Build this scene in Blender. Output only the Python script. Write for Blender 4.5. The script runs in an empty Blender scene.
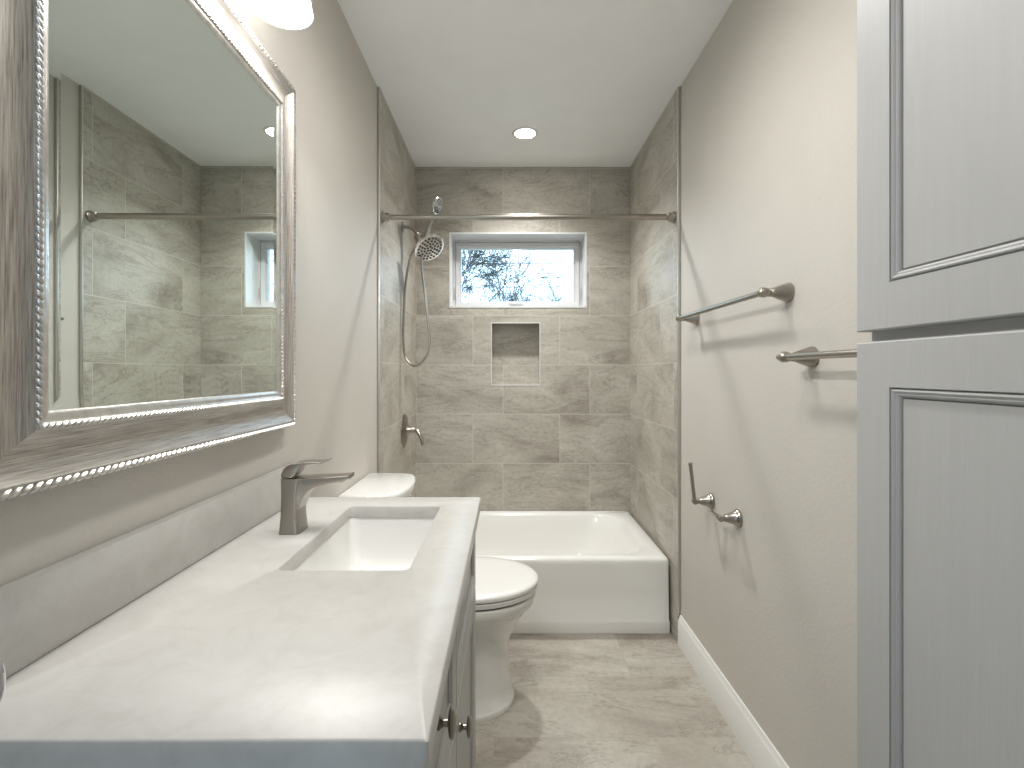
import bpy, bmesh, math, random
from mathutils import Vector, Matrix, Quaternion
random.seed(7)
S = bpy.context.scene
C = S.collection
PI = math.pi

# ------------------------------------------------------------------ camera, world, exposure
cam_d = bpy.data.cameras.new('camera')
cam = bpy.data.objects.new('camera', cam_d)
C.objects.link(cam)
cam.location = (0, 0, 1.235)
cam.rotation_euler = (PI / 2, 0, 0)
cam_d.sensor_width = 36.0
cam_d.lens = 490.0 / 1024.0 * 36.0
cam_d.shift_x = 4.0 / 1024.0
cam_d.shift_y = -13.0 / 1024.0
cam_d.clip_start = 0.02
S.camera = cam

W = bpy.data.worlds.new('overcast_sky')
S.world = W
W.use_nodes = True
bg = W.node_tree.nodes['Background']
bg.inputs[0].default_value = (0.56, 0.79, 1.0, 1)
bg.inputs[1].default_value = 4.6
S.view_settings.view_transform = 'Standard'
S.view_settings.look = 'None'
S.view_settings.gamma = 1.0
S.view_settings.use_curve_mapping = False
S.view_settings.exposure = -0.05
try:
    S.cycles.max_bounces = 10
    S.cycles.diffuse_bounces = 6
    S.cycles.glossy_bounces = 5
    S.cycles.sample_clamp_indirect = 4.0
    S.cycles.caustics_reflective = False
    S.cycles.caustics_refractive = False
    S.cycles.use_denoising = True
except Exception:
    pass
VANITY_GLOW = 4.0        # opal glass shades of the vanity light
VANITY_BEAM = 12.5       # watts of each bulb behind the open mouth of its shade
CAN_GLOW = 60.0          # lens of the ceiling downlights
CAN_BEAM = 110.0          # watts of the beam inside each downlight

# ------------------------------------------------------------------ materials
def newmat(name):
    m = bpy.data.materials.new(name)
    m.use_nodes = True
    nt = m.node_tree
    return m, nt, nt.nodes['Principled BSDF']

def N(nt, kind, **kw):
    n = nt.nodes.new(kind)
    for k, v in kw.items():
        if isinstance(k, str) and k.startswith('i_'):
            n.inputs[k[2:]].default_value = v
        else:
            setattr(n, k, v)
    return n

def math_n(nt, op, a, b=None):
    n = nt.nodes.new('ShaderNodeMath'); n.operation = op
    for i, v in enumerate((a, b)):
        if v is None: continue
        if isinstance(v, (int, float)): n.inputs[i].default_value = v
        else: nt.links.new(v, n.inputs[i])
    return n.outputs[0]

def ramp(nt, fac, stops):
    r = nt.nodes.new('ShaderNodeValToRGB')
    e = r.color_ramp.elements
    while len(e) > 1: e.remove(e[-1])
    e[0].position = stops[0][0]; e[0].color = (*stops[0][1], 1)
    for p, c in stops[1:]:
        x = e.new(p); x.color = (*c, 1)
    nt.links.new(fac, r.inputs[0])
    return r.outputs[0]

def plain(name, col, rough=0.5, metal=0.0, bump=0.0, bscale=80.0, var=0.04, coat=0.0, stretch=(1, 1, 1), vscale=6.0, spec=0.5):
    """a colour that wanders a little with noise, and a fine surface bump"""
    m, nt, p = newmat(name)
    tc = N(nt, 'ShaderNodeTexCoord')
    mp = N(nt, 'ShaderNodeMapping'); mp.inputs['Scale'].default_value = stretch
    nt.links.new(tc.outputs['Object'], mp.inputs[0])
    nz = N(nt, 'ShaderNodeTexNoise'); nz.inputs['Scale'].default_value = vscale; nz.inputs['Detail'].default_value = 4
    nt.links.new(mp.outputs[0], nz.inputs['Vector'])
    lo = tuple(c * (1 - var) for c in col); hi = tuple(min(1, c * (1 + var)) for c in col)
    nt.links.new(ramp(nt, nz.outputs[0], [(0.3, lo), (0.7, hi)]), p.inputs['Base Color'])
    p.inputs['Roughness'].default_value = rough
    p.inputs['Metallic'].default_value = metal
    p.inputs['Specular IOR Level'].default_value = spec
    p.inputs['Coat Weight'].default_value = coat
    if bump > 0:
        n2 = N(nt, 'ShaderNodeTexNoise'); n2.inputs['Scale'].default_value = bscale; n2.inputs['Detail'].default_value = 3
        nt.links.new(mp.outputs[0], n2.inputs['Vector'])
        b = N(nt, 'ShaderNodeBump'); b.inputs['Strength'].default_value = bump; b.inputs['Distance'].default_value = 0.002
        nt.links.new(n2.outputs[0], b.inputs['Height'])
        nt.links.new(b.outputs[0], p.inputs['Normal'])
    return m

def tile_mat(name, ua, va, u0, v0, bw, rh, off, cols, grout, rough=0.45):
    """large format stone look tile; ua, va: which object axes run along and across the rows"""
    m, nt, p = newmat(name)
    tc = N(nt, 'ShaderNodeTexCoord')
    sp = N(nt, 'ShaderNodeSeparateXYZ'); nt.links.new(tc.outputs['Object'], sp.inputs[0])
    u = math_n(nt, 'ADD', sp.outputs[ua], u0)
    v = math_n(nt, 'ADD', sp.outputs[va], v0)
    cb = N(nt, 'ShaderNodeCombineXYZ')
    nt.links.new(u, cb.inputs[0]); nt.links.new(v, cb.inputs[1])
    br = N(nt, 'ShaderNodeTexBrick')
    br.offset = off; br.offset_frequency = 2; br.squash = 1.0
    br.inputs['Color1'].default_value = (0, 0, 0, 1); br.inputs['Color2'].default_value = (1, 1, 1, 1)
    br.inputs['Mortar'].default_value = (0.5, 0.5, 0.5, 1)
    br.inputs['Scale'].default_value = 1.0
    br.inputs['Mortar Size'].default_value = 0.0016
    br.inputs['Mortar Smooth'].default_value = 0.2
    br.inputs['Bias'].default_value = 0.0
    br.inputs['Brick Width'].default_value = bw
    br.inputs['Row Height'].default_value = rh
    nt.links.new(cb.outputs[0], br.inputs['Vector'])
    rnd = math_n(nt, 'MULTIPLY', br.outputs['Color'], 23.7)
    cs = N(nt, 'ShaderNodeCombineXYZ')
    nt.links.new(math_n(nt, 'MULTIPLY', u, 1.0), cs.inputs[0])
    nt.links.new(math_n(nt, 'MULTIPLY', v, 2.2), cs.inputs[1])
    nt.links.new(rnd, cs.inputs[2])
    n1 = N(nt, 'ShaderNodeTexNoise'); n1.inputs['Scale'].default_value = 2.3; n1.inputs['Detail'].default_value = 8
    n1.inputs['Roughness'].default_value = 0.58; n1.inputs['Distortion'].default_value = 0.7
    nt.links.new(cs.outputs[0], n1.inputs['Vector'])
    base = ramp(nt, n1.outputs[0], [(0.24, cols[0]), (0.42, cols[1]), (0.56, cols[2]), (0.74, cols[3])])
    # thin darker veins running along the rows
    n2 = N(nt, 'ShaderNodeTexNoise'); n2.inputs['Scale'].default_value = 2.0; n2.inputs['Detail'].default_value = 7
    n2.inputs['Roughness'].default_value = 0.7; n2.inputs['Distortion'].default_value = 1.3
    c2 = N(nt, 'ShaderNodeCombineXYZ')
    nt.links.new(math_n(nt, 'MULTIPLY', u, 0.8), c2.inputs[0])
    nt.links.new(math_n(nt, 'MULTIPLY', v, 3.0), c2.inputs[1])
    nt.links.new(math_n(nt, 'ADD', rnd, 5.0), c2.inputs[2])
    nt.links.new(c2.outputs[0], n2.inputs['Vector'])
    vein = math_n(nt, 'ABSOLUTE', math_n(nt, 'SUBTRACT', n2.outputs[0], 0.5))
    vf = ramp(nt, vein, [(0.0, (0.64, 0.61, 0.57)), (0.018, (1, 1, 1))])
    mu = N(nt, 'ShaderNodeMix'); mu.data_type = 'RGBA'; mu.blend_type = 'MULTIPLY'; mu.inputs[0].default_value = 0.75
    nt.links.new(base, mu.inputs[6]); nt.links.new(vf, mu.inputs[7])
    # fine mottling
    n3 = N(nt, 'ShaderNodeTexNoise'); n3.inputs['Scale'].default_value = 45; n3.inputs['Detail'].default_value = 5
    nt.links.new(cb.outputs[0], n3.inputs['Vector'])
    f3 = ramp(nt, n3.outputs[0], [(0.3, (0.90, 0.90, 0.89)), (0.7, (1.06, 1.06, 1.05))])
    m3 = N(nt, 'ShaderNodeMix'); m3.data_type = 'RGBA'; m3.blend_type = 'MULTIPLY'; m3.inputs[0].default_value = 1.0
    nt.links.new(mu.outputs[2], m3.inputs[6]); nt.links.new(f3, m3.inputs[7])
    mg = N(nt, 'ShaderNodeMix'); mg.data_type = 'RGBA'
    nt.links.new(br.outputs['Fac'], mg.inputs[0]); nt.links.new(m3.outputs[2], mg.inputs[6])
    mg.inputs[7].default_value = (*grout, 1)
    nt.links.new(mg.outputs[2], p.inputs['Base Color'])
    p.inputs['Roughness'].default_value = rough
    b = N(nt, 'ShaderNodeBump'); b.inputs['Strength'].default_value = 0.25; b.inputs['Distance'].default_value = 0.0015
    hh = math_n(nt, 'SUBTRACT', n3.outputs[0], math_n(nt, 'MULTIPLY', br.outputs['Fac'], 1.5))
    nt.links.new(hh, b.inputs['Height']); nt.links.new(b.outputs[0], p.inputs['Normal'])
    return m

WALLCOLS = [(0.235, 0.213, 0.18), (0.395, 0.37, 0.323), (0.47, 0.445, 0.395), (0.56, 0.535, 0.485)]
FLOORCOLS = [(0.265, 0.23, 0.19), (0.395, 0.365, 0.318), (0.455, 0.43, 0.38), (0.54, 0.515, 0.465)]
GROUT = (0.60, 0.58, 0.52)
M = {}
M['tile_far'] = tile_mat('stone_tile_far', 0, 2, 0.2207 + 2 * 0.5475, 0.277, 0.5475, 0.31, 0.6548, WALLCOLS, GROUT)
M['tile_right'] = tile_mat('stone_tile_right', 1, 2, -2.474 + 5 * 0.64, 0.277, 0.64, 0.31, 0.31, WALLCOLS, GROUT)
M['tile_left'] = tile_mat('stone_tile_left', 1, 2, -2.30 + 5 * 0.64, 0.277, 0.64, 0.31, 0.31, WALLCOLS, GROUT)
M['tile_floor'] = tile_mat('stone_tile_floor', 0, 1, 0.048 + 4 * 0.5475, -1.651 + 3.3, 0.5475, 0.33, 0.335, FLOORCOLS, (0.40, 0.36, 0.31), 0.4)
M['paint'] = plain('warm_wall_paint', (0.575, 0.545, 0.50), 0.6, bump=0.35, bscale=130, var=0.015)
M['ceiling'] = plain('ceiling_paint', (0.92, 0.93, 0.93), 0.7, bump=0.3, bscale=110, var=0.015)
M['white_trim'] = plain('white_trim_paint', (0.80, 0.79, 0.76), 0.35, var=0.01)
M['cabinet'] = plain('grey_cabinet_paint', (0.435, 0.436, 0.432), 0.42, bump=0.10, bscale=60, var=0.02, stretch=(6, 6, 0.35), vscale=22)
M['groove'] = plain('dark_groove_line', (0.12, 0.12, 0.115), 0.5, var=0.05)  # darker tone laid along the moulding grooves
M['vanity'] = plain('grey_vanity_paint', (0.36, 0.365, 0.355), 0.35, bump=0.2, bscale=60, var=0.03, stretch=(6, 6, 0.35), vscale=22)
M['porcelain'] = plain('white_porcelain', (0.78, 0.772, 0.75), 0.08, var=0.005, coat=0.3)
M['enamel'] = plain('tub_enamel', (0.80, 0.792, 0.765), 0.14, var=0.006, coat=0.2)
M['nickel'] = plain('brushed_nickel', (0.375, 0.345, 0.305), 0.28, 1.0, var=0.05, bump=0.05, bscale=300)
M['nickel_dark'] = plain('satin_nickel', (0.33, 0.30, 0.265), 0.3, 1.0, var=0.05)
M['chrome'] = plain('polished_chrome', (0.78, 0.79, 0.79), 0.08, 1.0, var=0.01)
M['alu'] = plain('satin_aluminium', (0.62, 0.60, 0.57), 0.35, 1.0, var=0.02)
M['silver'] = plain('silver_leaf', (0.66, 0.64, 0.61), 0.28, 0.9, var=0.12, vscale=60, bump=0.2, bscale=150)
M['vinyl'] = plain('white_vinyl', (0.66, 0.66, 0.67), 0.3, var=0.005)
M['reveal'] = plain('white_reveal', (0.72, 0.73, 0.73), 0.25, var=0.01)
M['black_gap'] = plain('rubber_and_gap_shade', (0.03, 0.03, 0.03), 0.6, var=0.1)  # window bead, and the shade painted into the toilet seat gaps
M['nozzle'] = plain('dark_nozzle_rubber', (0.05, 0.055, 0.06), 0.5, var=0.1)
M['bark'] = plain('grey_bark', (0.075, 0.085, 0.09), 0.9, var=0.15, vscale=3)
M['bark_pale'] = plain('pale_grey_bark', (0.06, 0.062, 0.06), 0.9, var=0.15, vscale=3)
M['wire'] = plain('cable_black', (0.25, 0.25, 0.25), 0.7)
M['grass'] = plain('winter_grass', (0.36, 0.35, 0.28), 0.9, var=0.3, vscale=2)

def quartz():
    m, nt, p = newmat('white_quartz')
    tc = N(nt, 'ShaderNodeTexCoord')
    n1 = N(nt, 'ShaderNodeTexNoise'); n1.inputs['Scale'].default_value = 14; n1.inputs['Detail'].default_value = 8
    n1.inputs['Roughness'].default_value = 0.65; n1.inputs['Distortion'].default_value = 1.2
    nt.links.new(tc.outputs['Object'], n1.inputs['Vector'])
    a = ramp(nt, n1.outputs[0], [(0.3, (0.455, 0.438, 0.41)), (0.5, (0.495, 0.48, 0.455)), (0.72, (0.525, 0.515, 0.49))])
    n2 = N(nt, 'ShaderNodeTexNoise'); n2.inputs['Scale'].default_value = 4; n2.inputs['Detail'].default_value = 6; n2.inputs['Distortion'].default_value = 2
    nt.links.new(tc.outputs['Object'], n2.inputs['Vector'])
    vn = math_n(nt, 'ABSOLUTE', math_n(nt, 'SUBTRACT', n2.outputs[0], 0.5))
    b = ramp(nt, vn, [(0.0, (0.965, 0.96, 0.955)), (0.015, (1, 1, 1))])
    mu = N(nt, 'ShaderNodeMix'); mu.data_type = 'RGBA'; mu.blend_type = 'MULTIPLY'; mu.inputs[0].default_value = 0.8
    nt.links.new(a, mu.inputs[6]); nt.links.new(b, mu.inputs[7])
    nt.links.new(mu.outputs[2], p.inputs['Base Color'])
    p.inputs['Roughness'].default_value = 0.36
    return m
M['quartz'] = quartz()

def frame_wood():
    """weathered silver grey wood with the grain along the UV u direction"""
    m, nt, p = newmat('silvered_wood')
    tc = N(nt, 'ShaderNodeTexCoord')
    mp = N(nt, 'ShaderNodeMapping'); mp.inputs['Scale'].default_value = (4, 150, 1)
    nt.links.new(tc.outputs['UV'], mp.inputs[0])
    n1 = N(nt, 'ShaderNodeTexNoise'); n1.inputs['Scale'].default_value = 3; n1.inputs['Detail'].default_value = 6; n1.inputs['Roughness'].default_value = 0.7
    nt.links.new(mp.outputs[0], n1.inputs['Vector'])
    c = ramp(nt, n1.outputs[0], [(0.30, (0.13, 0.115, 0.10)), (0.43, (0.33, 0.30, 0.27)), (0.55, (0.47, 0.44, 0.40)), (0.70, (0.62, 0.60, 0.57))])
    nt.links.new(c, p.inputs['Base Color'])
    p.inputs['Metallic'].default_value = 0.45
    p.inputs['Roughness'].default_value = 0.36
    b = N(nt, 'ShaderNodeBump'); b.inputs['Strength'].default_value = 0.2; b.inputs['Distance'].default_value = 0.001
    nt.links.new(n1.outputs[0], b.inputs['Height']); nt.links.new(b.outputs[0], p.inputs['Normal'])
    return m
M['frame_wood'] = frame_wood()

def mirror_mat():
    m, nt, p = newmat('mirror_silvering')
    p.inputs['Base Color'].default_value = (0.80, 0.865, 0.83, 1)
    p.inputs['Metallic'].default_value = 1.0
    p.inputs['Roughness'].default_value = 0.0
    return m
M['mirror'] = mirror_mat()

def emit(name, col, strength, base=(0.9, 0.9, 0.88)):
    m, nt, p = newmat(name)
    p.inputs['Base Color'].default_value = (*base, 1)
    p.inputs['Emission Color'].default_value = (*col, 1)
    p.inputs['Emission Strength'].default_value = strength
    p.inputs['Roughness'].default_value = 0.3
    return m
M['opal'] = emit('opal_glass_lit', (1.0, 0.97, 0.925), VANITY_GLOW)
M['bulb'] = emit('lit_bulb', (1.0, 0.97, 0.925), VANITY_GLOW * 1.6)
M['lens'] = emit('lit_lens', (1.0, 0.95, 0.86), CAN_GLOW)

def glass_mat():
    m = bpy.data.materials.new('window_glass'); m.use_nodes = True
    nt = m.node_tree; nt.nodes.remove(nt.nodes['Principled BSDF'])
    out = nt.nodes['Material Output']
    tr = nt.nodes.new('ShaderNodeBsdfTransparent'); tr.inputs[0].default_value = (0.95, 0.97, 0.97, 1)
    gl = nt.nodes.new('ShaderNodeBsdfGlossy'); gl.inputs['Roughness'].default_value = 0.02
    fr = nt.nodes.new('ShaderNodeFresnel'); fr.inputs[0].default_value = 1.35
    mx = nt.nodes.new('ShaderNodeMixShader')
    nt.links.new(fr.outputs[0], mx.inputs[0]); nt.links.new(tr.outputs[0], mx.inputs[1]); nt.links.new(gl.outputs[0], mx.inputs[2])
    nt.links.new(mx.outputs[0], out.inputs[0])
    return m
M['glass'] = glass_mat()

# ------------------------------------------------------------------ mesh builder
def frame_of(d):
    d = Vector(d).normalized()
    a = Vector((0, 0, 1)) if abs(d.z) < 0.9 else Vector((1, 0, 0))
    x = d.cross(a).normalized(); y = d.cross(x).normalized()
    return x, y, d

def smooth_path(pts, n=8):
    """Catmull-Rom through the points"""
    P = [Vector(p) for p in pts]; out = []
    for i in range(len(P) - 1):
        p0 = P[max(i - 1, 0)]; p1 = P[i]; p2 = P[i + 1]; p3 = P[min(i + 2, len(P) - 1)]
        for k in range(n):
            t = k / n
            out.append(0.5 * ((2 * p1) + (-p0 + p2) * t + (2 * p0 - 5 * p1 + 4 * p2 - p3) * t * t + (-p0 + 3 * p1 - 3 * p2 + p3) * t ** 3))
    out.append(P[-1])
    return out

class B:
    def __init__(s): s.bm = bmesh.new(); s.uv = None
    def loft(s, loops, cap0=True, cap1=True, closed=False):
        V = [[s.bm.verts.new(p) for p in L] for L in loops]
        n = len(V[0]); m = len(V)
        for i in range(m if closed else m - 1):
            A = V[i]; D = V[(i + 1) % m]
            for k in range(n):
                q = (A[k], A[(k + 1) % n], D[(k + 1) % n], D[k])
                s.bm.faces.new(q)
        if not closed:
            if cap0: s.bm.faces.new(V[0][::-1])
            if cap1: s.bm.faces.new(V[-1])
        return s
    def box(s, x0, y0, z0, x1, y1, z1, bev=0.0, seg=2):
        b = bmesh.new()
        bmesh.ops.create_cube(b, size=1.0)
        for v in b.verts:
            v.co = Vector(((x0 + x1) / 2 + v.co.x * (x1 - x0), (y0 + y1) / 2 + v.co.y * (y1 - y0), (z0 + z1) / 2 + v.co.z * (z1 - z0)))
        if bev > 0: bmesh.ops.bevel(b, geom=b.edges[:], offset=bev, segments=seg, profile=0.5, affect='EDGES')
        s.merge(b); return s
    def merge(s, b):
        mp = {v: s.bm.verts.new(v.co) for v in b.verts}
        for f in b.faces: s.bm.faces.new([mp[v] for v in f.verts])
        b.free()
    def tube(s, pts, r, seg=12, caps=True):
        pts = [Vector(p) for p in pts]
        R = r if isinstance(r, (list, tuple)) else [r] * len(pts)
        loops = []; x = None
        for i, p in enumerate(pts):
            d = (pts[min(i + 1, len(pts) - 1)] - pts[max(i - 1, 0)]).normalized()
            if x is None: x, y, _ = frame_of(d)
            else:
                x = (x - d * x.dot(d))
                x = x.normalized() if x.length > 1e-6 else frame_of(d)[0]
                y = d.cross(x)
            loops.append([p + (x * math.cos(2 * PI * k / seg) + y * math.sin(2 * PI * k / seg)) * R[i] for k in range(seg)])
        return s.loft(loops, caps, caps)
    def lathe(s, prof, o, axis, seg=32, caps=True):
        """prof: (radius, distance along axis)"""
        x, y, d = frame_of(axis); o = Vector(o)
        loops = [[o + d * h + (x * math.cos(2 * PI * k / seg) + y * math.sin(2 * PI * k / seg)) * max(r, 1e-5) for k in range(seg)] for r, h in prof]
        return s.loft(loops, caps, caps)
    def ball(s, c, r, seg=10, rings=6, rot=None):
        c = Vector(c); r = Vector(r) if not isinstance(r, (int, float)) else Vector((r, r, r))
        loops = []
        for j in range(rings + 1):
            a = -PI / 2 + PI * j / rings
            ca = max(math.cos(a), 0.02)
            L = []
            for k in range(seg):
                v = Vector((ca * math.cos(2 * PI * k / seg) * r.x, ca * math.sin(2 * PI * k / seg) * r.y, math.sin(a) * r.z))
                if rot is not None: v = rot @ v
                L.append(c + v)
            loops.append(L)
        return s.loft(loops)
    def prism(s, poly, f, t0, t1):
        """poly of 2D points mapped by f(a, b, t)"""
        return s.loft([[f(a, b, t0) for a, b in poly], [f(a, b, t1) for a, b in poly]])

def rrect(x0, y0, x1, y1, r, z, n=6):
    """rounded rectangle loop, n points per corner; r may be four radii"""
    R = r if isinstance(r, (list, tuple)) else [r] * 4
    out = []
    for (cx, cy, a0, rr) in ((x1 - R[0], y0 + R[0], -PI / 2, R[0]), (x1 - R[1], y1 - R[1], 0, R[1]), (x0 + R[2], y1 - R[2], PI / 2, R[2]), (x0 + R[3], y0 + R[3], PI, R[3])):
        for k in range(n):
            a = a0 + PI / 2 * k / (n - 1)
            out.append(Vector((cx + rr * math.cos(a), cy + rr * math.sin(a), z)))
    return out

def obj(name, b, mat, parent=None, sharp=35, smooth=True):
    bmesh.ops.recalc_face_normals(b.bm, faces=b.bm.faces[:])
    me = bpy.data.meshes.new(name)
    b.bm.to_mesh(me); b.bm.free()
    me.materials.append(M[mat] if isinstance(mat, str) else mat)
    if smooth:
        me.polygons.foreach_set('use_smooth', [True] * len(me.polygons))
        try: me.set_sharp_from_angle(angle=math.radians(sharp))
        except Exception: pass
    o = bpy.data.objects.new(name, me)
    C.objects.link(o)
    if parent is not None:
        o.parent = parent
        w = Vector((0, 0, 0)); q = parent
        while q is not None:
            w += q.location; q = q.parent
        o.location = -w
    return o

def thing(name, label, cat, loc, group=None):
    o = bpy.data.objects.new(name, None); C.objects.link(o)
    o.location = loc; o['label'] = label; o['category'] = cat
    o.empty_display_size = 0.05
    if group: o['group'] = group
    return o

def tag(o, label, cat, group=None, kind=None):
    o['label'] = label; o['category'] = cat
    if group: o['group'] = group
    if kind: o['kind'] = kind
    return o

def struct(name, b, mat, parent=None, label=None, cat=None, **kw):
    o = obj(name, b, mat, parent, **kw)
    if parent is None:
        o['kind'] = 'structure'
        if label: o['label'] = label; o['category'] = cat
    return o

# ------------------------------------------------------------------ the room
XL, XR = -0.592, 0.781           # painted walls
TL, TR = -0.582, 0.769           # tile faces
YN, YB = -0.55, 3.09             # near wall, tiled far wall
YT = 2.225                       # front edge of the tiled alcove
ZC = 2.521
b = B().box(XL - 0.1, YN - 0.1, -0.08, XR + 0.1, YB + 0.3, 0.0)
struct('floor', b, 'tile_floor', label='beige stone look tile floor', cat='floor')
b = B().box(XL - 0.1, YN - 0.1, ZC, XR + 0.1, YB + 0.3, ZC + 0.08)
struct('ceiling', b, 'ceiling', label='white textured ceiling', cat='ceiling')
struct('wall_left', B().box(XL - 0.1, YN, 0, XL, YB + 0.3, ZC), 'paint', label='cream painted wall behind the mirror', cat='wall')
struct('wall_right', B().box(XR, YN, 0, XR + 0.1, YB + 0.3, ZC), 'paint', label='cream painted wall with the towel bars', cat='wall')
DX0, DX1, DZ = -0.46, -0.28, 2.04       # unseen gap behind the camera, shaped to let in fill daylight
struct('wall_near', B().box(XL - 0.1, YN - 0.1, 0, DX0, YN, ZC).box(DX1, YN - 0.1, 0, XR + 0.1, YN, ZC).box(DX0, YN - 0.1, DZ, DX1, YN, ZC), 'paint', smooth=False, label='cream painted wall behind the camera', cat='wall')
struct('wall_shower_left', B().box(XL, YT, 0, TL, YB, ZC), 'tile_left', label='stone tiled left wall of the tub alcove', cat='wall')
struct('wall_shower_right', B().box(TR, YT, 0, XR, YB, ZC), 'tile_right', label='stone tiled right wall of the tub alcove', cat='wall')

# far wall with the window and the niche cut through it
WX0, WX1, WZ0, WZ1 = -0.362, 0.488, 1.642, 2.101
NX0, NX1, NZ0, NZ1 = -0.103, 0.200, 1.147, 1.537
ND = 0.095
def grid_wall(b, xs, zs, holes, y0, y1):
    for i in range(len(xs) - 1):
        for j in range(len(zs) - 1):
            if (i, j) in holes: continue
            b.box(xs[i], y0, zs[j], xs[i + 1], y1, zs[j + 1])
b = B()
YW = YB + 0.26
holes_front = []
def slab(x0, z0, x1, z1): b.box(x0, YB, z0, x1, YW, z1)
slab(XL, WZ1, XR, ZC)
slab(XL, WZ0, WX0, WZ1); slab(WX1, WZ0, XR, WZ1)
slab(XL, NZ1, XR, WZ0)
slab(XL, NZ0, NX0, NZ1); slab(NX1, NZ0, XR, NZ1)
slab(XL, 0, XR, NZ0)
b.box(NX0, YB + ND, NZ0, NX1, YW, NZ1)
struct('wall_far', b, 'tile_far', label='stone tiled far wall with window and niche', cat='wall', smooth=False)

def rect_trim(name, x0, z0, x1, z1, w, y0, y1, mat, parent=None):
    """an L edging round a rectangular opening: loops through its section"""
    b = B()
    sec = [(-w, y0 + 0.004), (-w, y0), (0.0015, y0), (0.0015, y1), (0.0, y1), (0.0, y0 + 0.004)]
    loops = []
    for ins, y in sec:
        loops.append([Vector((x0 + ins, y, z0 + ins)), Vector((x1 - ins, y, z0 + ins)), Vector((x1 - ins, y, z1 - ins)), Vector((x0 + ins, y, z1 - ins))])
    b.loft(loops, closed=True)
    return struct(name, b, mat, parent, smooth=False)
t = rect_trim('trim_3', NX0, NZ0, NX1, NZ1, 0.004, YB - 0.002, YB + 0.008, M['vinyl'])
tag(t, 'pale edging strip round the wall niche', 'trim')
t = rect_trim('trim_4', WX0, WZ0, WX1, WZ1, 0.008, YB - 0.003, YB + 0.19, M['reveal'])
tag(t, 'white reveal lining and edge strip round the window', 'trim')
# metal edge strips where the tile stops
b = B().box(XL, YT - 0.007, 0.0, TL + 0.001, YT + 0.001, ZC, 0.0015)
struct('trim_1', b, 'alu', label='vertical metal edge strip of left wall tiles', cat='trim')
b = B().box(TR - 0.001, YT - 0.007, 0.0, XR, YT + 0.001, ZC, 0.0015)
struct('trim_2', b, 'alu', label='vertical metal edge strip of right wall tiles', cat='trim')

# baseboards: ogee topped section
def bb(sx, x, y0, y1, name, label):
    poly = [(0, 0), (0.0145, 0), (0.0145, 0.105), (0.0125, 0.109), (0.0125, 0.113), (0.0105, 0.116), (0.008, 0.124), (0.006, 0.130), (0.005, 0.134), (0, 0.134)]
    b = B().prism(poly, lambda a, z, t: Vector((x + sx * a, t, z)), y0, y1)
    struct(name, b, 'white_trim', label=label, cat='baseboard')
bb(-1, XR, 0.735, YT - 0.012, 'baseboard_right', 'white moulded baseboard along the right wall')
bb(1, XL, 1.372, YT - 0.012, 'baseboard_left', 'white moulded baseboard behind the toilet')

# ------------------------------------------------------------------ window
win = thing('window_1', 'small white vinyl awning window high in the tiled wall', 'window', ((WX0 + WX1) / 2, YB + 0.19, WZ0))
win['kind'] = 'structure'
FY = YB + 0.155
def rect_frame(x0, z0, x1, z1, sec):
    """sec: (inset, y) going round the section"""
    b = B()
    b.loft([[Vector((x0 + i, y, z0 + i)), Vector((x1 - i, y, z0 + i)), Vector((x1 - i, y, z1 - i)), Vector((x0 + i, y, z1 - i))] for i, y in sec], closed=True)
    return b
obj('window_frame', rect_frame(WX0 + 0.002, WZ0 + 0.002, WX1 - 0.002, WZ1 - 0.002, [(0, FY + 0.09), (0, FY), (0.008, FY - 0.002), (0.010, FY), (0.010, FY + 0.012), (0.022, FY + 0.012), (0.022, FY + 0.09)]), 'vinyl', win, smooth=False)
sash = obj('sash', rect_frame(WX0 + 0.014, WZ0 + 0.020, WX1 - 0.014, WZ1 - 0.016, [(0, FY + 0.06), (0, FY + 0.004), (0.003, FY), (0.026, FY), (0.030, FY + 0.004), (0.036, FY + 0.016), (0.036, FY + 0.06)]), 'vinyl', win, smooth=False)
sx0, sz0, sx1, sz1 = WX0 + 0.05, WZ0 + 0.056, WX1 - 0.05, WZ1 - 0.052
obj('glazing_bead', rect_frame(sx0 - 0.006, sz0 - 0.006, sx1 + 0.006, sz1 + 0.006, [(0, FY + 0.03), (0, FY + 0.014), (0.004, FY + 0.014), (0.006, FY + 0.03)]), 'black_gap', sash, smooth=False)
obj('pane', B().box(sx0 - 0.002, FY + 0.024, sz0 - 0.002, sx1 + 0.002, FY + 0.028, sz1 + 0.002), 'glass', sash, smooth=False)
lt = B().box(0.005, FY - 0.006, WZ0 + 0.033, 0.105, FY + 0.002, WZ0 + 0.050, 0.002)
lt.box(0.018, FY - 0.018, WZ0 + 0.036, 0.092, FY - 0.004, WZ0 + 0.044, 0.003)
obj('latch', lt, 'vinyl', win)
for sgn, xx in ((-1, WX0 + 0.008), (1, WX1 - 0.008)):
    obj('hinge_arm', B().box(xx - 0.003, FY - 0.004, WZ0 + 0.06, xx + 0.003, FY + 0.01, WZ0 + 0.14, 0.001), 'alu', win)

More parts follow.
